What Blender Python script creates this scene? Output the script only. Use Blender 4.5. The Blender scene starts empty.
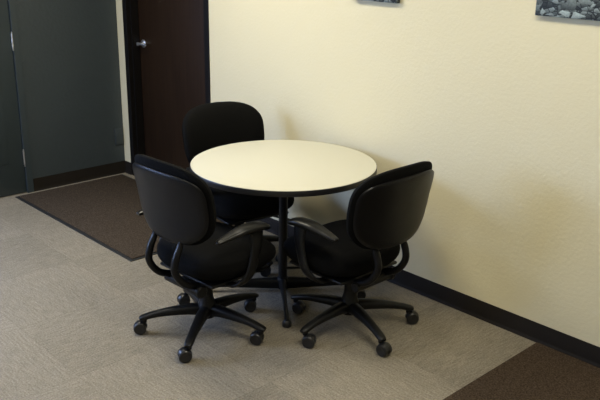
import bpy, bmesh, math, random
from mathutils import Vector, Matrix
random.seed(7)
PI = math.pi
S = bpy.context.scene
C = S.collection

# ---------------------------------------------------------------- camera
cam_d = bpy.data.cameras.new('camera')
cam_d.sensor_fit = 'HORIZONTAL'; cam_d.sensor_width = 36.0
cam_d.lens = 782.011 / 600 * 36.0
cam_d.clip_start = 0.05
cam = bpy.data.objects.new('camera', cam_d); C.objects.link(cam)
R_ = Vector((0.68297688, 0.73027805, 0.01538043))
U_ = Vector((-0.24294199, 0.20724792, 0.94764312))
F_ = Vector((-0.68885541, 0.6509549, -0.31896074))
M = Matrix((( R_.x, U_.x, -F_.x, 5.57221), (R_.y, U_.y, -F_.y, -3.24981),
            (R_.z, U_.z, -F_.z, 1.89121), (0, 0, 0, 1)))
cam.matrix_world = M
S.camera = cam

# ---------------------------------------------------------------- light
S.view_settings.view_transform = 'Standard'; S.view_settings.look = 'None'
S.view_settings.gamma = 1.0; S.view_settings.use_curve_mapping = False
S.view_settings.exposure = 0.0
world = bpy.data.worlds.new('sky'); S.world = world; world.use_nodes = True
bg = world.node_tree.nodes['Background']
bg.inputs[0].default_value = (0.62, 0.75, 1.0, 1); bg.inputs[1].default_value = 1.0

def area(name, loc, target, sx, sy, energy, col):
    l = bpy.data.lights.new(name, 'AREA'); l.shape = 'RECTANGLE'; l.size = sx; l.size_y = sy
    l.energy = energy; l.color = col
    o = bpy.data.objects.new(name, l); C.objects.link(o); o.location = loc
    o.rotation_euler = (Vector(target) - Vector(loc)).to_track_quat('-Z', 'Y').to_euler()
    return o
WARM = (1.0, 0.925, 0.72)
PANELS = [(1.75, -1.25, 43), (4.2, -1.25, 29), (1.75, -3.7, 14), (4.2, -3.7, 8)]
CEIL = 2.75
for x, y, e in PANELS:
    area('ceiling_lamp', (x, y, CEIL - 0.045), (x, y, 0), 1.1, 0.5, e, WARM)
area('window_daylight', (0.06, -3.25, 1.5), (1.9, -2.9, 0.0), 1.5, 1.3, 125, (0.42, 0.58, 1.0))
area('window_daylight', (0.06, -5.35, 1.5), (2.6, -3.6, 0.0), 1.5, 1.3, 125, (0.42, 0.58, 1.0))

# ---------------------------------------------------------------- materials
def mat(name, col, rough=0.6, metal=0.0, spec=0.5, bump=None, var=None, coat=0.0, emit=None, sheen=0.0):
    m = bpy.data.materials.new(name); m.use_nodes = True
    nt = m.node_tree; b = nt.nodes['Principled BSDF']
    b.inputs['Base Color'].default_value = (*col, 1); b.inputs['Roughness'].default_value = rough
    b.inputs['Metallic'].default_value = metal; b.inputs['Specular IOR Level'].default_value = spec
    if coat: b.inputs['Coat Weight'].default_value = coat
    if sheen: b.inputs['Sheen Weight'].default_value = sheen
    if emit:
        b.inputs['Emission Color'].default_value = (*emit[0], 1); b.inputs['Emission Strength'].default_value = emit[1]
    tc = nt.nodes.new('ShaderNodeTexCoord')
    if var:                                   # (scale, amount)
        n = nt.nodes.new('ShaderNodeTexNoise'); n.inputs['Scale'].default_value = var[0]; n.inputs['Detail'].default_value = 4
        nt.links.new(tc.outputs['Object'], n.inputs['Vector'])
        mx = nt.nodes.new('ShaderNodeMix'); mx.data_type = 'RGBA'
        a = var[1]
        mx.inputs[6].default_value = (*[c * (1 - a) for c in col], 1); mx.inputs[7].default_value = (*[min(1, c * (1 + a)) for c in col], 1)
        nt.links.new(n.outputs['Fac'], mx.inputs[0]); nt.links.new(mx.outputs[2], b.inputs['Base Color'])
    if bump:                                  # (scale, strength, distance)
        n = nt.nodes.new('ShaderNodeTexNoise'); n.inputs['Scale'].default_value = bump[0]; n.inputs['Detail'].default_value = 3
        nt.links.new(tc.outputs['Object'], n.inputs['Vector'])
        bp = nt.nodes.new('ShaderNodeBump'); bp.inputs['Strength'].default_value = bump[1]; bp.inputs['Distance'].default_value = bump[2]
        nt.links.new(n.outputs['Fac'], bp.inputs['Height']); nt.links.new(bp.outputs[0], b.inputs['Normal'])
    return m

M_cream = mat('cream_textured_paint', (0.675, 0.612, 0.42), 0.75, bump=(62, 0.34, 0.004), spec=0.25)
M_grey = mat('blue_grey_paint', (0.034, 0.045, 0.052), 0.5, bump=(40, 0.7, 0.006), var=(5, 0.06))
M_greydoor = mat('blue_grey_door_paint', (0.030, 0.041, 0.047), 0.42, var=(6, 0.05))
M_white = mat('white_ceiling', (0.75, 0.73, 0.66), 0.9, bump=(60, 0.3, 0.003))
M_vinyl = mat('dark_brown_vinyl', (0.010, 0.0075, 0.0055), 0.65, spec=0.2, var=(6, 0.1))
M_frame = mat('black_door_frame', (0.005, 0.0042, 0.004), 0.5, spec=0.2)
M_chrome = mat('satin_chrome', (0.80, 0.80, 0.80), 0.38, 1.0)
M_steel = mat('hinge_steel', (0.55, 0.53, 0.50), 0.3, 1.0)
M_black = mat('black_plastic', (0.0038, 0.0038, 0.0042), 0.40, spec=0.28, bump=(300, 0.08, 0.001))
M_shell = mat('charcoal_moulded_plastic', (0.0045, 0.0045, 0.0052), 0.36, spec=0.22, bump=(260, 0.12, 0.001))
M_pad = mat('soft_black_arm_pad', (0.0055, 0.0055, 0.0055), 0.34, spec=0.32)
M_fabric = mat('black_upholstery', (0.0035, 0.0035, 0.0036), 0.95, spec=0.10, bump=(420, 0.35, 0.002))
M_wheel = mat('caster_nylon', (0.010, 0.010, 0.011), 0.35)
M_blackmetal = mat('black_powder_coat', (0.005, 0.005, 0.005), 0.38, spec=0.3)
M_top = mat('cream_laminate', (0.575, 0.555, 0.450), 0.42, spec=0.35, var=(120, 0.015))
M_edge = mat('black_edge_band', (0.012, 0.012, 0.014), 0.38)
M_rubber = mat('mat_rubber_border', (0.010, 0.010, 0.010), 0.7)
M_lamp = mat('lamp_diffuser', (0.9, 0.9, 0.85), 0.6, emit=((1.0, 0.93, 0.78), 3.0))
M_glass = bpy.data.materials.new('window_glass'); M_glass.use_nodes = True
_b = M_glass.node_tree.nodes['Principled BSDF']
_b.inputs['Transmission Weight'].default_value = 1.0; _b.inputs['Roughness'].default_value = 0.0; _b.inputs['IOR'].default_value = 1.45

def wood_mat():
    m = mat('dark_mahogany_veneer', (0.022, 0.010, 0.006), 0.5, spec=0.2)
    nt = m.node_tree; b = nt.nodes['Principled BSDF']
    tc = nt.nodes.new('ShaderNodeTexCoord'); mp = nt.nodes.new('ShaderNodeMapping')
    mp.inputs['Scale'].default_value = (26, 26, 1.1)
    n = nt.nodes.new('ShaderNodeTexNoise'); n.inputs['Scale'].default_value = 1.5; n.inputs['Detail'].default_value = 6
    r = nt.nodes.new('ShaderNodeValToRGB')
    r.color_ramp.elements[0].position = 0.3; r.color_ramp.elements[0].color = (0.0145, 0.0072, 0.0034, 1)
    r.color_ramp.elements[1].position = 0.75; r.color_ramp.elements[1].color = (0.026, 0.0130, 0.0058, 1)
    nt.links.new(tc.outputs['Object'], mp.inputs[0]); nt.links.new(mp.outputs[0], n.inputs['Vector'])
    nt.links.new(n.outputs['Fac'], r.inputs[0]); nt.links.new(r.outputs[0], b.inputs['Base Color'])
    return m
M_wood = wood_mat()

def N(nt, t, **kw):
    n = nt.nodes.new(t)
    for k, v in kw.items(): setattr(n, k, v)
    return n
def math_node(nt, op, a, b=None):
    n = N(nt, 'ShaderNodeMath', operation=op)
    for i, v in enumerate((a, b)):
        if v is None: continue
        if isinstance(v, (int, float)): n.inputs[i].default_value = v
        else: nt.links.new(v, n.inputs[i])
    return n.outputs[0]

def carpet_mat():
    """taupe carpet tiles laid quarter-turned: streaks run in alternating directions, each tile a shade of its own"""
    m = mat('taupe_carpet_tile', (0.2, 0.18, 0.14), 0.95, spec=0.1)
    nt = m.node_tree; L = nt.links; b = nt.nodes['Principled BSDF']
    tc = N(nt, 'ShaderNodeTexCoord'); sp = N(nt, 'ShaderNodeSeparateXYZ'); L.new(tc.outputs['Object'], sp.inputs[0])
    T = 0.61
    x = math_node(nt, 'ADD', sp.outputs[0], 10 * T - 0.22); y = math_node(nt, 'ADD', sp.outputs[1], 20 * T + 0.02)
    fx = math_node(nt, 'FLOOR', math_node(nt, 'DIVIDE', x, T)); fy = math_node(nt, 'FLOOR', math_node(nt, 'DIVIDE', y, T))
    par = math_node(nt, 'MODULO', math_node(nt, 'ADD', fx, fy), 2.0)
    outs = []
    for sc in ((95, 14, 1), (14, 95, 1)):
        mp = N(nt, 'ShaderNodeMapping'); mp.inputs['Scale'].default_value = sc; L.new(tc.outputs['Object'], mp.inputs[0])
        n = N(nt, 'ShaderNodeTexNoise'); n.inputs['Scale'].default_value = 1.0; n.inputs['Detail'].default_value = 3; L.new(mp.outputs[0], n.inputs['Vector'])
        outs.append(n.outputs['Fac'])
    mx = N(nt, 'ShaderNodeMix', data_type='FLOAT'); L.new(par, mx.inputs[0]); L.new(outs[0], mx.inputs[2]); L.new(outs[1], mx.inputs[3])
    cb = N(nt, 'ShaderNodeCombineXYZ'); L.new(fx, cb.inputs[0]); L.new(fy, cb.inputs[1])
    wn = N(nt, 'ShaderNodeTexWhiteNoise', noise_dimensions='3D'); L.new(cb.outputs[0], wn.inputs['Vector'])
    fine = N(nt, 'ShaderNodeTexNoise'); fine.inputs['Scale'].default_value = 130; fine.inputs['Detail'].default_value = 2; L.new(tc.outputs['Object'], fine.inputs['Vector'])
    big = N(nt, 'ShaderNodeTexNoise'); big.inputs['Scale'].default_value = 1.6; big.inputs['Detail'].default_value = 3; L.new(tc.outputs['Object'], big.inputs['Vector'])
    # brightness factor around 1
    f = math_node(nt, 'ADD', -0.28, math_node(nt, 'MULTIPLY', mx.outputs[0], 0.8))
    f = math_node(nt, 'ADD', f, math_node(nt, 'MULTIPLY', wn.outputs['Value'], 0.17))
    f = math_node(nt, 'ADD', f, math_node(nt, 'MULTIPLY', par, 0.08))
    f = math_node(nt, 'ADD', f, math_node(nt, 'MULTIPLY', fine.outputs['Fac'], 1.3))
    f = math_node(nt, 'ADD', f, math_node(nt, 'MULTIPLY', big.outputs['Fac'], 0.25))
    # seams
    ex = math_node(nt, 'ABSOLUTE', math_node(nt, 'SUBTRACT', math_node(nt, 'MODULO', x, T), T / 2))
    ey = math_node(nt, 'ABSOLUTE', math_node(nt, 'SUBTRACT', math_node(nt, 'MODULO', y, T), T / 2))
    seam = math_node(nt, 'GREATER_THAN', math_node(nt, 'MAXIMUM', ex, ey), T / 2 - 0.003)
    f = math_node(nt, 'SUBTRACT', f, math_node(nt, 'MULTIPLY', seam, 0.10))
    vm = N(nt, 'ShaderNodeVectorMath', operation='SCALE'); vm.inputs[0].default_value = (0.226, 0.197, 0.149)
    L.new(f, vm.inputs['Scale']); L.new(vm.outputs[0], b.inputs['Base Color'])
    bp = N(nt, 'ShaderNodeBump'); bp.inputs['Strength'].default_value = 0.5; bp.inputs['Distance'].default_value = 0.004
    L.new(fine.outputs['Fac'], bp.inputs['Height']); L.new(bp.outputs[0], b.inputs['Normal'])
    return m
M_carpet = carpet_mat()

def loop_mat(name, c0, c1, sc=330):
    m = mat(name, c0, 0.97, spec=0.08)
    nt = m.node_tree; L = nt.links; b = nt.nodes['Principled BSDF']
    tc = N(nt, 'ShaderNodeTexCoord')
    n = N(nt, 'ShaderNodeTexNoise'); n.inputs['Scale'].default_value = sc * 0.45; n.inputs['Detail'].default_value = 4; L.new(tc.outputs['Object'], n.inputs['Vector'])
    r = N(nt, 'ShaderNodeValToRGB'); r.color_ramp.elements[0].position = 0.35; r.color_ramp.elements[1].position = 0.68
    r.color_ramp.elements[0].color = (*c0, 1); r.color_ramp.elements[1].color = (*c1, 1)
    L.new(n.outputs['Fac'], r.inputs[0]); L.new(r.outputs[0], b.inputs['Base Color'])
    bp = N(nt, 'ShaderNodeBump'); bp.inputs['Strength'].default_value = 0.6; bp.inputs['Distance'].default_value = 0.005
    L.new(n.outputs['Fac'], bp.inputs['Height']); L.new(bp.outputs[0], b.inputs['Normal'])
    return m
M_mat = loop_mat('brown_walk_off_pile', (0.026, 0.019, 0.013), (0.082, 0.062, 0.044))
M_dark = loop_mat('dark_brown_carpet', (0.030, 0.020, 0.013), (0.088, 0.063, 0.042))

def pebble_mat(name, scale, seed):
    """black and white, faintly teal print of beach stones: big stones lying over a bed of smaller ones"""
    m = mat(name, (0.1, 0.12, 0.12), 0.6, spec=0.2)
    nt = m.node_tree; L = nt.links; b = nt.nodes['Principled BSDF']
    tc = N(nt, 'ShaderNodeTexCoord')
    mp = N(nt, 'ShaderNodeMapping'); mp.inputs['Location'].default_value = (seed, seed * 0.7, seed * 2); mp.inputs['Scale'].default_value = (1, 1, 1.45)
    L.new(tc.outputs['Object'], mp.inputs[0])
    wob = N(nt, 'ShaderNodeTexNoise'); wob.inputs['Scale'].default_value = scale * 1.5; L.new(mp.outputs[0], wob.inputs['Vector'])
    def layer(sc, lo, hi, gap, off):
        ad = N(nt, 'ShaderNodeVectorMath', operation='MULTIPLY_ADD'); ad.inputs[1].default_value = (0.35 / sc, 0.0, 0.35 / sc)
        L.new(wob.outputs['Color'], ad.inputs[0]); L.new(mp.outputs[0], ad.inputs[2])
        o2 = N(nt, 'ShaderNodeVectorMath', operation='ADD'); o2.inputs[1].default_value = (off, off, off); L.new(ad.outputs[0], o2.inputs[0])
        v = N(nt, 'ShaderNodeTexVoronoi'); v.feature = 'F1'; v.inputs['Scale'].default_value = sc; L.new(o2.outputs[0], v.inputs['Vector'])
        e = N(nt, 'ShaderNodeTexVoronoi'); e.feature = 'DISTANCE_TO_EDGE'; e.inputs['Scale'].default_value = sc; L.new(o2.outputs[0], e.inputs['Vector'])
        sp = N(nt, 'ShaderNodeSeparateColor'); L.new(v.outputs['Color'], sp.inputs[0])
        df = N(nt, 'ShaderNodeVectorMath', operation='SUBTRACT'); L.new(o2.outputs[0], df.inputs[0]); L.new(v.outputs['Position'], df.inputs[1])
        sx = N(nt, 'ShaderNodeSeparateXYZ'); L.new(df.outputs[0], sx.inputs[0])
        up = math_node(nt, 'ADD', 0.80, math_node(nt, 'MULTIPLY', sx.outputs[2], 0.9 * sc))    # the printed stones' own light side
        k = math_node(nt, 'DIVIDE', math_node(nt, 'SUBTRACT', e.outputs['Distance'], gap), 0.07); k.node.use_clamp = True
        tone = math_node(nt, 'ADD', lo, math_node(nt, 'MULTIPLY', math_node(nt, 'POWER', sp.outputs[0], 1.6), hi - lo))
        return k, math_node(nt, 'MULTIPLY', tone, up), sp.outputs[1]
    k1, t1, _r = layer(scale * 2.3, 0.012, 0.26, 0.02, 0.0)
    k2, t2, pick = layer(scale, 0.16, 0.50, 0.05, 3.3)
    k2 = math_node(nt, 'MULTIPLY', k2, math_node(nt, 'GREATER_THAN', pick, 0.40))
    base = math_node(nt, 'ADD', 0.004, math_node(nt, 'MULTIPLY', k1, t1))
    mx = N(nt, 'ShaderNodeMix', data_type='FLOAT'); L.new(k2, mx.inputs[0]); L.new(base, mx.inputs[2]); L.new(t2, mx.inputs[3])
    fine = N(nt, 'ShaderNodeTexNoise'); fine.inputs['Scale'].default_value = scale * 6; L.new(mp.outputs[0], fine.inputs['Vector'])
    tone = math_node(nt, 'MULTIPLY', mx.outputs[0], math_node(nt, 'ADD', 0.45, fine.outputs['Fac']))
    vm = N(nt, 'ShaderNodeVectorMath', operation='SCALE'); vm.inputs[0].default_value = (0.84, 1.0, 0.97)
    L.new(tone, vm.inputs['Scale'])
    a2 = N(nt, 'ShaderNodeVectorMath', operation='ADD'); a2.inputs[1].default_value = (0.010, 0.013, 0.018); L.new(vm.outputs[0], a2.inputs[0])
    L.new(a2.outputs[0], b.inputs['Base Color'])
    return m

# ---------------------------------------------------------------- mesh helpers
def bx(bm, x0, x1, y0, y1, z0, z1, bevel=0.0, seg=2):
    vs = [bm.verts.new((x, y, z)) for x in (x0, x1) for y in (y0, y1) for z in (z0, z1)]
    idx = [(0, 1, 3, 2), (4, 6, 7, 5), (0, 4, 5, 1), (2, 3, 7, 6), (0, 2, 6, 4), (1, 5, 7, 3)]
    fs = [bm.faces.new([vs[i] for i in f]) for f in idx]
    if bevel:
        es = list({e for f in fs for e in f.edges})
        bmesh.ops.bevel(bm, geom=es, offset=bevel, segments=seg, affect='EDGES', profile=0.5)
    return bm

def rings(bm, rs, cap=True, closed=False):
    """skin a list of rings (lists of points)"""
    V = [[bm.verts.new(p) for p in r] for r in rs]
    n = len(V[0])
    k = len(V)
    for i in range(k if closed else k - 1):
        a, b = V[i], V[(i + 1) % k]
        for j in range(n):
            bm.faces.new((a[j], a[(j + 1) % n], b[(j + 1) % n], b[j]))
    if cap and not closed:
        bm.faces.new(list(reversed(V[0]))); bm.faces.new(V[-1])
    return bm

def lathe(bm, prof, n=32, axis='Z', centre=(0, 0, 0)):
    """prof: (radius, height) list, first and last capped"""
    cx, cy, cz = centre
    rs = []
    for r, h in prof:
        ring = []
        for j in range(n):
            a = 2 * PI * j / n
            c, s = r * math.cos(a), r * math.sin(a)
            if axis == 'Z': p = (cx + c, cy + s, cz + h)
            elif axis == 'X': p = (cx + h, cy + c, cz + s)
            else: p = (cx + c, cy + h, cz - s)
            ring.append(p)
        rs.append(ring)
    return rings(bm, rs)

def spline(pts, per=6):
    """Catmull-Rom through points (tuples of any length)"""
    P = [pts[0]] + list(pts) + [pts[-1]]
    out = []
    for i in range(1, len(P) - 2):
        for k in range(per):
            t = k / per
            out.append(tuple(0.5 * (2 * b + (c - a) * t + (2 * a - 5 * b + 4 * c - d) * t * t + (3 * b - a - 3 * c + d) * t ** 3)
                             for a, b, c, d in zip(P[i - 1], P[i], P[i + 1], P[i + 2])))
    out.append(tuple(pts[-1]))
    return out

def tube(bm, pts, n=14, power=2.0, side=None):
    """sweep an elliptic section; pts = (x, y, z, half-width, half-height)"""
    rs = []
    for i, p in enumerate(pts):
        a = Vector(pts[max(i - 1, 0)][:3]); b = Vector(pts[min(i + 1, len(pts) - 1)][:3])
        t = (b - a).normalized()
        s = Vector(side) if side else Vector((1, 0, 0))
        s = (s - t * s.dot(t)).normalized(); u = s.cross(t)
        ring = []
        for j in range(n):
            an = 2 * PI * j / n
            c, q = math.cos(an), math.sin(an)
            c = math.copysign(abs(c) ** (2 / power), c); q = math.copysign(abs(q) ** (2 / power), q)
            ring.append(tuple(Vector(p[:3]) + s * c * p[3] + u * q * p[4]))
        rs.append(ring)
    return rings(bm, rs)

def obj(name, bm, m, parent=None, smooth=True, angle=35, mats=None):
    bmesh.ops.recalc_face_normals(bm, faces=bm.faces)
    me = bpy.data.meshes.new(name); bm.to_mesh(me); bm.free()
    for mm in (mats or [m]): me.materials.append(mm)
    if smooth:
        me.polygons.foreach_set('use_smooth', [True] * len(me.polygons))
        me.set_sharp_from_angle(angle=math.radians(angle))
    o = bpy.data.objects.new(name, me); C.objects.link(o)
    if parent: o.parent = parent
    return o
def tag(o, label, cat, group=None):
    o['label'] = label; o['category'] = cat
    if group: o['group'] = group
    return o
def thing(name, label, cat, loc=(0, 0, 0), rz=0.0, group=None):
    o = bpy.data.objects.new(name, None); C.objects.link(o)
    o.location = loc; o.rotation_euler = (0, 0, rz)
    return tag(o, label, cat, group)
def struct(name, bm, m, smooth=False, parent=None, mats=None):
    o = obj(name, bm, m, parent, smooth, mats=mats)
    if not parent: o['kind'] = 'structure'
    return o
def box_obj(name, dims, m, parent=None, bevel=0.0, st=False):
    bm = bmesh.new(); bx(bm, *dims, bevel=bevel)
    return struct(name, bm, m, parent=parent) if st else obj(name, bm, m, parent, smooth=bevel > 0)

# ---------------------------------------------------------------- the room
X1, Y0 = 7.2, -6.5
box_obj('floor', (-0.15, X1 + 0.15, Y0 - 0.15, 0.3, -0.1, 0.0), M_carpet, st=True)
box_obj('ceiling', (-0.15, X1 + 0.15, Y0 - 0.15, 0.3, CEIL, CEIL + 0.1), M_white, st=True)
DX0, DX1, DZ = 0.101, 1.207, 2.10          # outer edges of the brown door's frame
bm = bmesh.new()                            # back wall with the doorway
bx(bm, -0.15, DX0 + 0.01, 0, 0.15, 0, CEIL); bx(bm, DX1 - 0.01, X1 + 0.15, 0, 0.15, 0, CEIL); bx(bm, DX0 + 0.01, DX1 - 0.01, 0, 0.15, DZ - 0.01, CEIL)
struct('wall_back', bm, M_cream)
GY1, GY0 = -0.812, -1.83                    # grey door frame, outer edges
bm = bmesh.new()
bx(bm, -0.15, 0, GY1 - 0.01, 0.0, 0, CEIL); 
wins = [(-4.05, -2.45), (-6.15, -4.55)]
for q in ((Y0 - 0.15, -6.15), (-4.55, -4.05), (-2.45, GY0 + 0.01)): bx(bm, -0.15, 0, q[0], q[1], 0, CEIL)
for a, b in wins: bx(bm, -0.15, 0, a, b, 0, 0.8); bx(bm, -0.15, 0, a, b, 2.2, CEIL)
bx(bm, -0.15, 0, GY0 + 0.01, GY1 - 0.01, DZ - 0.01, CEIL)
struct('wall_left', bm, M_grey)
box_obj('wall_right', (X1, X1 + 0.15, Y0 - 0.15, 0.0, 0, CEIL), M_cream, st=True)
box_obj('wall_front', (0.0, X1, Y0 - 0.15, Y0, 0, CEIL), M_cream, st=True)
for k, (a, b) in enumerate(wins):
    bm = bmesh.new()
    for q in ((a, a + 0.05, 0.8, 2.2), (b - 0.05, b, 0.8, 2.2), (a + 0.05, b - 0.05, 0.8, 0.85), (a + 0.05, b - 0.05, 2.15, 2.2), ((a + b) / 2 - 0.02, (a + b) / 2 + 0.02, 0.85, 2.15)):
        bx(bm, -0.10, -0.04, q[0], q[1], q[2], q[3])
    w = struct('window_%d' % (k + 1), bm, M_frame)
    bm = bmesh.new(); bx(bm, -0.074, -0.066, a + 0.05, b - 0.05, 0.85, 2.15); obj('pane', bm, M_glass, w, smooth=False)

def cove(bm, p0, p1, nrm):
    """vinyl base with a thin coved toe, p0 to p1 along the wall, nrm into the room"""
    prof = [(0, 0), (0.013, 0), (0.0125, 0.003), (0.007, 0.010), (0.0045, 0.02), (0.0042, 0.097), (0.003, 0.1005), (0, 0.1005)]
    p0, p1, n = Vector(p0), Vector(p1), Vector(nrm)
    rings(bm, [[tuple(p + n * d + Vector((0, 0, z))) for d, z in prof] for p in (p0, p1)])
bm = bmesh.new(); cove(bm, (DX1, 0, 0), (X1, 0, 0), (0, -1, 0)); cove(bm, (0.0, 0, 0), (DX0, 0, 0), (0, -1, 0)); struct('baseboard_back', bm, M_vinyl, smooth=True)
bm = bmesh.new(); cove(bm, (0, -0.0, 0), (0, GY1, 0), (1, 0, 0)); cove(bm, (0, GY0, 0), (0, Y0, 0), (1, 0, 0)); struct('baseboard_left', bm, M_vinyl, smooth=True)

# brown door in the back wall, recessed in a black steel frame
bm = bmesh.new()
RZ = 0.098                                  # how far back the leaf sits
def rabbet(bm, x0, x1, sgn):
    # L-shaped steel jamb: face, reveal, stop
    bx(bm, min(x0, x0 + sgn * 0.052), max(x0, x0 + sgn * 0.052), -0.006, 0.145, 0, DZ, bevel=0.002)
    xa = x0 + sgn * 0.052; xb = x0 + sgn * 0.066
    bx(bm, min(xa, xb), max(xa, xb), 0.03, RZ - 0.004, 0, DZ - 0.05)
rabbet(bm, DX0, DX1, 1); rabbet(bm, DX1, DX0, -1)
bx(bm, DX0 + 0.052, DX1 - 0.052, -0.006, 0.145, DZ - 0.052, DZ, bevel=0.002)
d2 = struct('door_2', bm, M_frame)
d2l = box_obj('door_leaf', (DX0 + 0.056, DX1 - 0.056, RZ, RZ + 0.042, 0.008, DZ - 0.056), M_wood, d2, bevel=0.002)
bm = bmesh.new()                            # lever set
hx, hz = DX0 + 0.056 + 0.065, 1.080
lathe(bm, [(0.030, 0), (0.0325, -0.003), (0.0325, -0.007), (0.027, -0.012), (0.012, -0.014), (0.011, -0.045), (0.014, -0.048), (0.014, -0.060), (0.008, -0.063)], 28, 'Y', (hx, RZ, hz))
tube(bm, spline([(hx - 0.004, RZ - 0.055, hz, 0.011, 0.008), (hx + 0.03, RZ - 0.055, hz + 0.004, 0.0105, 0.007), (hx + 0.07, RZ - 0.053, hz + 0.003, 0.009, 0.006), (hx + 0.105, RZ - 0.048, hz + 0.001, 0.0075, 0.005)]), 12, side=(0, 0, 1))
obj('door_handle', bm, M_chrome, d2l)
for z in (1.13, 0.22):
    bm = bmesh.new(); bx(bm, DX0 + 0.052, DX0 + 0.054, 0.006, 0.022, z - 0.02, z + 0.02, bevel=0.0008); obj('strike_plate', bm, M_frame, d2)

# grey door in the left wall
bm = bmesh.new()
bx(bm, -0.14, 0.016, GY1 - 0.050, GY1, 0, DZ, bevel=0.003); bx(bm, -0.14, 0.016, GY0, GY0 + 0.050, 0, DZ, bevel=0.002)
bx(bm, -0.14, 0.008, GY0 + 0.050, GY1 - 0.050, DZ - 0.050, DZ, bevel=0.002)
d1 = struct('door_1', bm, M_greydoor)
ya, yb = GY0 + 0.054, GY1 - 0.054
d1l = box_obj('door_leaf', (-0.046, -0.001, ya, yb, 0.008, DZ - 0.054), M_greydoor, d1, bevel=0.002)
bm = bmesh.new()                            # raised lower panel
bx(bm, -0.001, 0.006, ya + 0.10, yb - 0.115, 0.25, 1.02, bevel=0.003); obj('panel', bm, M_greydoor, d1l)
for z in (0.278, 1.148, 1.93):
    bm = bmesh.new(); y = yb + 0.003
    prof = [(0.003, -0.068), (0.006, -0.066), (0.0062, -0.058)]
    for q in (-0.034, -0.011, 0.011, 0.034): prof += [(0.0072, q - 0.010), (0.0072, q + 0.0095), (0.0064, q + 0.011)]
    prof += [(0.0062, 0.058), (0.006, 0.066), (0.003, 0.068)]
    lathe(bm, prof, 16, 'Z', (0.010, y, z))
    bx(bm, 0.0, 0.0095, y - 0.004, y + 0.004, z - 0.055, z + 0.055)
    obj('hinge', bm, M_steel, d1l)
bm = bmesh.new(); hy = ya + 0.07
lathe(bm, [(0.031, 0), (0.033, 0.006), (0.014, 0.012), (0.012, 0.045), (0.026, 0.052), (0.028, 0.07), (0.018, 0.08)], 24, 'X', (-0.001, hy, 1.0)); obj('door_knob', bm, M_steel, d1l)

# painted outlet cover on the grey wall, low by the corner
ou = thing('outlet_cover', 'blank cover plate painted grey, low on the blue-grey wall beside the corner', 'wall plate', (0, -0.045, 0.315))
bm = bmesh.new(); bx(bm, 0.0, 0.012, -0.038, 0.038, -0.068, 0.068, bevel=0.003); obj('plate', bm, M_grey, ou)
for z in (-0.048, 0.048):
    bm = bmesh.new(); lathe(bm, [(0.0035, 0.011), (0.0035, 0.0128), (0.002, 0.0132)], 12, 'X', (0, 0, z)); obj('screw', bm, M_grey, ou)

# ---------------------------------------------------------------- ceiling lights
for i, (x, y, e) in enumerate(PANELS):
    t = thing('ceiling_light', ['recessed fluorescent panel over the round table', 'recessed fluorescent panel nearest the right wall by the pictures', 'recessed fluorescent panel by the left window', 'recessed fluorescent panel over the camera side of the room'][i], 'ceiling light', (x, y, CEIL), 0, 'ceiling lights')
    bm = bmesh.new()
    for q in ((-0.61, -0.57, -0.31, 0.31), (0.57, 0.61, -0.31, 0.31), (-0.57, 0.57, -0.31, -0.27), (-0.57, 0.57, 0.27, 0.31)): bx(bm, *q, -0.03, 0.0)
    obj('frame', bm, M_white, t, smooth=False)
    bm = bmesh.new(); bx(bm, -0.57, 0.57, -0.27, 0.27, -0.015, -0.003); obj('diffuser', bm, M_lamp, t, smooth=False)

# ---------------------------------------------------------------- floor mats
def outline_prism(bm, pts, z0, z1, inset=0.0):
    lo = [bm.verts.new((x, y, z0)) for x, y in pts]; hi = [bm.verts.new((x, y, z1)) for x, y in pts]
    n = len(pts)
    for i in range(n): bm.faces.new((lo[i], lo[(i + 1) % n], hi[(i + 1) % n], hi[i]))
    bm.faces.new(list(reversed(lo))); bm.faces.new(hi)
MX0, MX1, MY0, MY1 = 0.045, 1.683, -0.981, -0.060
t = thing('door_mat', 'brown walk-off mat with black rubber border in front of the brown door', 'mat', ((MX0 + MX1) / 2, (MY0 + MY1) / 2, 0))
hxm, hym = (MX1 - MX0) / 2, (MY1 - MY0) / 2
bm = bmesh.new(); bx(bm, -hxm, hxm, -hym, hym, 0.0, 0.004, bevel=0.0015, seg=1)
obj('rubber_border', bm, M_rubber, t)
bm = bmesh.new(); bx(bm, -hxm + 0.022, hxm - 0.022, -hym + 0.022, hym - 0.022, 0.0035, 0.011, bevel=0.003); obj('pile', bm, M_mat, t)

bm = bmesh.new(); bx(bm, 3.873, 6.6, -2.6, -0.014, 0.0, 0.005, bevel=0.002, seg=1)
tag(obj('carpet_runner', bm, M_dark), 'dark brown carpet laid over the taupe floor along the baseboard, bottom right', 'carpet')

# ---------------------------------------------------------------- pictures
def picture(x0, x1, z0, z1, m, label):
    t = thing('canvas_print', label, 'picture', ((x0 + x1) / 2, 0, z0), 0, 'canvas prints on the cream wall')
    w, h = (x1 - x0) / 2, z1 - z0
    bm = bmesh.new(); bx(bm, -w, w, -0.030, -0.004, 0, h, bevel=0.0025)
    obj('printed_canvas', bm, m, t)
    bm = bmesh.new()
    for q in ((-w + 0.006, -w + 0.04, 0.006, h - 0.006), (w - 0.04, w - 0.006, 0.006, h - 0.006), (-w + 0.04, w - 0.04, 0.006, 0.04), (-w + 0.04, w - 0.04, h - 0.04, h - 0.006)):
        bx(bm, q[0], q[1], -0.0045, 0.0, q[2], q[3])
    obj('stretcher_frame', bm, M_black, t, smooth=False)
picture(2.555, 2.872, 1.571, 1.89, pebble_mat('pebble_print', 14, 3.1), 'left canvas print high on the cream wall, straight above the round table')
picture(3.676, 4.156, 1.574, 1.894, pebble_mat('beach_stone_print', 17, 1.3), 'black-and-white canvas print of piled beach stones on the cream wall, top right')

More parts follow.
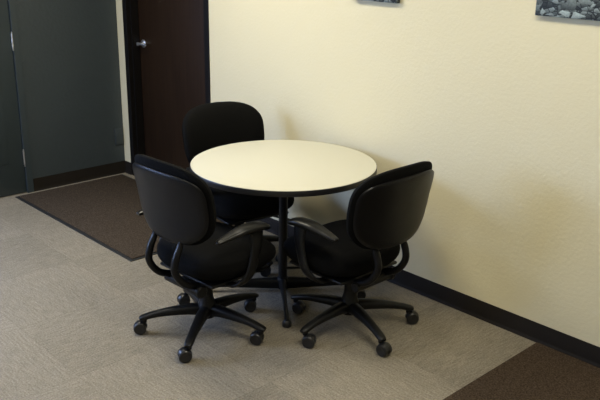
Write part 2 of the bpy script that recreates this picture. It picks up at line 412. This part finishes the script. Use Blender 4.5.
# ---------------------------------------------------------------- table
TX, TY, TR, TZ = 2.589, -0.5544, 0.4972, 0.748
t = thing('round_table', 'round cream-topped table with black edge and black pedestal among three office chairs', 'table', (TX, TY, 0))
bm = bmesh.new(); lathe(bm, [(TR - 0.0035, TZ - 0.010), (TR - 0.0035, TZ - 0.0005), (TR - 0.006, TZ)], 128)
tt = obj('tabletop', bm, M_top, t)
bm = bmesh.new()
prof = [(TR - 0.02, TZ - 0.031), (TR - 0.002, TZ - 0.031), (TR, TZ - 0.028), (TR, TZ - 0.004), (TR - 0.0012, TZ - 0.0018), (TR - 0.0034, TZ - 0.0018), (TR - 0.0036, TZ - 0.012)]
lathe(bm, prof, 128); obj('edge_band', bm, M_edge, tt)
bm = bmesh.new(); bx(bm, -0.19, 0.19, -0.022, 0.022, TZ - 0.052, TZ - 0.031); bx(bm, -0.022, 0.022, -0.19, 0.19, TZ - 0.052, TZ - 0.031); lathe(bm, [(0.07, TZ - 0.056), (0.07, TZ - 0.05)], 32)
obj('mounting_spider', bm, M_blackmetal, t, smooth=False)
bm = bmesh.new(); lathe(bm, [(0.0245, 0.045), (0.0245, TZ - 0.056)], 32); obj('pedestal_column', bm, M_blackmetal, t)
bm = bmesh.new(); lathe(bm, [(0.030, 0.018), (0.034, 0.024), (0.034, 0.072), (0.030, 0.084), (0.0245, 0.088)], 32); obj('hub', bm, M_blackmetal, t)
A0 = -39.0
for k in range(4):
    bm = bmesh.new()
    tube(bm, spline([(0.012, 0, 0.048, 0.022, 0.036), (0.08, 0, 0.048, 0.018, 0.033), (0.20, 0, 0.046, 0.013, 0.026), (0.32, 0, 0.042, 0.012, 0.016), (0.425, 0, 0.036, 0.012, 0.012), (0.444, 0, 0.034, 0.010, 0.010)]), 14, 2.6, side=(0, 1, 0))
    l = obj('leg', bm, M_blackmetal, t); l.rotation_euler = (0, 0, math.radians(A0 + 90 * k))
    bm = bmesh.new(); lathe(bm, [(0.022, 0.0), (0.0245, 0.003), (0.0245, 0.020), (0.020, 0.030), (0.013, 0.038)], 20, 'Z', (0.430, 0, 0))
    obj('glide', bm, M_wheel, l)

# ---------------------------------------------------------------- office chair
SH = 0.504                                  # height of the seat's top
def seat_bm():
    bm = bmesh.new(); W, D, T = 0.272, 0.262, 0.084
    nu, nv = 56, 18; rs = []
    for i in range(1, nv):
        ph = -PI / 2 + PI * i / nv
        c, s = math.cos(ph), math.sin(ph)
        rr = abs(c) ** (2 / 3.2); zz = math.copysign(abs(s) ** (2 / 2.3), s) * T
        ring = []
        for j in range(nu):
            a = 2 * PI * j / nu; ca, sa = math.cos(a), math.sin(a)
            n = 2 / 2.9
            x = math.copysign(abs(ca) ** n, ca) * W * rr; y = math.copysign(abs(sa) ** n, sa) * D * rr
            z = SH - T + zz
            yn = y / D; xn = x / W
            if yn > 0.3: z -= (0.022 + 0.020 * s) * ((yn - 0.3) / 0.7) ** 2              # waterfall front
            if zz > 0: z += 0.010 * xn ** 2 - 0.006 * (1 - xn ** 2)
            else: z += 0.024 * max(0, yn) * abs(s) - 0.006 * (1 - rr * rr)
            x *= 1.0 - 0.05 * max(0, -yn)
            ring.append((x, y + 0.066, z))
        rs.append(ring)
    return rings(bm, rs)

ZB, ZT = 0.540, 0.946                       # bottom and top of the backrest
def back_point(u, v, sc, top, bot):
    """u across -1..1, v up -1..1 on a disc -> x, z of the back outline"""
    zc, hz = (ZB + ZT) / 2, (ZT - ZB) / 2
    n = 2 / (top if v > 0 else bot)
    x = math.copysign(abs(u) ** n, u); z = math.copysign(abs(v) ** n, v)
    w = 0.272 + 0.006 * z - 0.020 * max(0, -z) ** 2
    drop = 0.026 * (x * x) if z > 0 else 0.0
    return x * w * sc, zc + (z * hz - drop * z) * sc
def back_y(x, z):
    t = (z - ZB) / (ZT - ZB)
    return -0.210 - 0.072 * t + 0.018 * math.sin(PI * t) + 0.77 * x * x
def back_bm(sc, front, rear, edge, pw, top, bot, dz=0.0):
    bm = bmesh.new(); nu = 64; rs = []
    layers = []
    K = 9
    for i in range(1, K + 1): layers.append((math.sin(PI / 2 * i / K), 1))
    for i in range(K, 0, -1): layers.append((math.sin(PI / 2 * i / K), -1))
    for k, (r, side) in enumerate(layers):
        ring = []
        for j in range(nu):
            a = 2 * PI * j / nu
            X, Z = back_point(math.cos(a), math.sin(a), sc, top, bot)
            if Z > (ZB + ZT) / 2: Z += dz * (Z - (ZB + ZT) / 2) / ((ZT - ZB) / 2)
            zc = (ZB + ZT) / 2
            x, z = X * r, zc + (Z - zc) * r
            th = (1 - r ** pw) ** (1 / 2.0) if r < 1 else 0.0
            y = back_y(x, z) + (front * th if side > 0 else -rear * th) + edge
            ring.append((x, y, z))
        rs.append(ring)
    return rings(bm, rs)

def leg_bm():
    bm = bmesh.new()
    tube(bm, spline([(0.020, 0, 0.114, 0.031, 0.031), (0.08, 0, 0.120, 0.029, 0.027), (0.17, 0, 0.114, 0.025, 0.021), (0.25, 0, 0.103, 0.0215, 0.016), (0.312, 0, 0.088, 0.021, 0.013), (0.334, 0, 0.082, 0.015, 0.009)]), 16, 2.8, side=(0, 1, 0))
    lathe(bm, [(0.0135, 0.062), (0.0135, 0.085)], 14, 'Z', (0.312, 0, 0))
    return bm
def caster_bm():
    bm = bmesh.new()
    lathe(bm, [(0.0075, 0.036), (0.0075, 0.066)], 12)
    # hood between and above the wheels
    rs = []
    for x in (-0.0175, -0.006, 0.006, 0.0175):
        r0 = 0.0255 if abs(x) > 0.01 else 0.0305
        ring = [(x, -0.018 + r * math.cos(a), 0.029 + r * math.sin(a)) for r, a in
                [(r0, math.radians(q)) for q in range(5, 171, 15)] + [(0.012, math.radians(q)) for q in (160, 90, 10)]]
        rs.append(ring)
    rings(bm, rs)
    return bm
def wheel_bm(s):
    bm = bmesh.new()
    pr = [(0.012, 0.004), (0.0255, 0.004), (0.0275, 0.006), (0.0275, 0.019), (0.0245, 0.0225), (0.015, 0.0235), (0.013, 0.0225), (0.006, 0.0225)]
    if s < 0: pr = [(r, -h) for r, h in pr]
    return lathe(bm, pr, 28, 'X', (0, -0.018, 0.0276))

GROUP = 'black swivel office chairs around the table'
def make_chair(label):
    t = thing('office_chair', label, 'chair', group=GROUP)
    bm = bmesh.new(); lathe(bm, [(0.030, 0.075), (0.043, 0.080), (0.048, 0.090), (0.048, 0.138), (0.041, 0.155), (0.033, 0.185), (0.031, 0.200)], 32); obj('base_hub', bm, M_black, t)
    lb, cb, wl, wr = leg_bm(), caster_bm(), wheel_bm(-1), wheel_bm(1)
    l0 = obj('leg', lb, M_black, t); c0 = obj('caster', cb, M_wheel, t); w0 = obj('wheel', wl, M_wheel, c0); w1 = obj('wheel', wr, M_wheel, c0)
    for k in range(1, 5):
        l = l0.copy(); C.objects.link(l); l.parent = t
        c = c0.copy(); C.objects.link(c); c.parent = t
        for w in (w0, w1): q = w.copy(); C.objects.link(q); q.parent = c
    bm = bmesh.new(); lathe(bm, [(0.030, 0.150), (0.030, 0.265), (0.016, 0.268), (0.016, 0.330)], 24); obj('gas_column', bm, M_black, t)
    bm = bmesh.new()                        # tilt mechanism under the seat
    bx(bm, -0.055, 0.055, -0.085, 0.105, 0.288, 0.342, bevel=0.012, seg=3)
    bx(bm, -0.15, 0.15, -0.02, 0.16, 0.335, 0.352, bevel=0.004)
    bx(bm, -0.035, 0.035, -0.140, -0.070, 0.285, 0.325, bevel=0.008)
    lathe(bm, [(0.021, -0.125), (0.025, -0.121), (0.025, 0.121), (0.021, 0.125)], 24, 'X', (0, -0.140, 0.300))
    obj('tilt_mechanism', bm, M_black, t)
    bm = bmesh.new(); lathe(bm, [(0.028, 0.0), (0.031, 0.004), (0.031, 0.020), (0.025, 0.025)], 24, 'X', (0.122, -0.140, 0.300)); obj('tension_knob', bm, M_black, t)
    bm = bmesh.new()                        # height paddle on the right
    tube(bm, spline([(0.05, 0.08, 0.315, 0.006, 0.006), (0.08, 0.13, 0.312, 0.006, 0.006), (0.10, 0.17, 0.306, 0.008, 0.006), (0.117, 0.195, 0.302, 0.020, 0.006), (0.140, 0.235, 0.298, 0.020, 0.005), (0.147, 0.247, 0.298, 0.008, 0.003)]), 12, 2.4, side=(0.8, -0.5, 0)); obj('height_lever', bm, M_black, t)
    bm = bmesh.new()                        # back-lock lever on the left
    tube(bm, spline([(-0.05, 0.09, 0.318, 0.006, 0.006), (-0.12, 0.16, 0.312, 0.006, 0.006), (-0.17, 0.215, 0.302, 0.008, 0.006), (-0.20, 0.25, 0.298, 0.014, 0.005), (-0.212, 0.263, 0.297, 0.006, 0.003)]), 12, 2.4, side=(0.7, 0.7, 0)); obj('recline_lever', bm, M_black, t)
    st = obj('seat', seat_bm(), M_fabric, t)
    bm = bmesh.new(); bx(bm, -0.205, 0.205, -0.13, 0.24, 0.328, 0.345, bevel=0.008); obj('seat_pan', bm, M_black, st)
    bk = obj('backrest', back_bm(1.0, 0.060, 0.018, 0.0, 6, 4.0, 3.2), M_fabric, t)
    obj('back_shell', back_bm(0.972, 0.0, 0.014, -0.020, 18, 5.0, 2.9, -0.040), M_shell, bk)
    for s in (-1, 1):                       # looped tubes from the mechanism to the shell
        bm = bmesh.new()
        x = 0.100 * s
        tube(bm, spline([(x, -0.125, 0.318, .0175, .0175), (x, -0.165, 0.328, .0175, .0175), (x, -0.210, 0.352, .0175, .0175), (x, -0.247, 0.395, .0175, .0175),
                         (x, -0.263, 0.440, .0175, .0175), (x, -0.250, 0.495, .0175, .0175), (x * 0.98, -0.226, 0.545, .0165, .013), (x * 0.96, -0.218, 0.60, .012, .006)]), 14)
        obj('back_support', bm, M_shell, t)
    for s in (-1, 1):
        bm = bmesh.new()                    # arm upright: thin strap rising from under the seat
        tube(bm, spline([(0.12 * s, 0.005, 0.324, .024, .010), (0.20 * s, -0.015, 0.322, .025, .010), (0.262 * s, -0.008, 0.342, .026, .011), (0.291 * s, 0.025, 0.388, .027, .012), (0.294 * s, 0.050, 0.450, .027, .012),
                         (0.291 * s, 0.070, 0.520, .030, .012), (0.280 * s, 0.080, 0.575, .038, .015), (0.277 * s, 0.078, 0.592, .040, .014)]), 14, 2.6, side=(0, 1, 0))
        a = obj('armrest', bm, M_black, t)
        bm = bmesh.new()
        tube(bm, spline([(0.262 * s, -0.145, 0.580, .012, .006), (0.262 * s, -0.130, 0.584, .019, .010), (0.263 * s, -0.05, 0.598, .032, .015), (0.269 * s, 0.01, 0.610, .040, .018), (0.271 * s, 0.08, 0.610, .043, .019),
                         (0.269 * s, 0.125, 0.602, .041, .018), (0.266 * s, 0.152, 0.592, .030, .013), (0.264 * s, 0.160, 0.588, .014, .007)]), 18, 2.5)
        obj('arm_pad', bm, M_pad, a)
    return t
def copy_tree(o, parent=None):
    c = o.copy(); C.objects.link(c); c.parent = parent
    for ch in list(o.children): copy_tree(ch, c)
    return c
def pose(t, x, y, face, base, back_dz, back_dy, trail):
    """face: direction the seat looks; base: direction of one leg; trail: caster swivels (degrees, world)"""
    t.location = (x, y, 0); rz = math.radians(face - 90); t.rotation_euler = (0, 0, rz)
    legs = [c for c in t.children if c.name.split('.')[0] == 'leg']; cas = [c for c in t.children if c.name.split('.')[0] == 'caster']
    for k, (l, c) in enumerate(zip(legs, cas)):
        a = math.radians(base + 72 * k) - rz
        l.rotation_euler = (0, 0, a)
        c.location = (0.312 * math.cos(a), 0.312 * math.sin(a), 0); c.scale = (1.14, 1.14, 1.14); c.rotation_euler = (0, 0, math.radians(trail[k]) - rz)
    for c in t.children:
        if c.name.split('.')[0] == 'backrest': c.location.z = back_dz; c.location.y = back_dy
proto = make_chair('black office chair at the front left of the table, its back shell toward the camera')
chB = copy_tree(proto); chB['label'] = 'black office chair to the right of the table, closest to the baseboard and dark carpet'
chC = copy_tree(proto); chC['label'] = 'black office chair behind the table, facing the camera in front of the brown door'
pose(proto, 2.683, -1.149, 92.5, -124.5, 0.0, 0.004, (-40, -25, -58, -35, -20))
arm = [c for c in proto.children if c.name.split('.')[0] == 'armrest'][0]      # left arm set wider
arm.location = (-0.045, -0.03, 0)
pose(chB, 3.130, -0.583, 180, -89.5, -0.016, -0.052, (120, 95, 140, 150, 110))
pose(chC, 2.074, -0.448, -10, -6, -0.016, 0.0, (-35, -60, -20, -50, -30))
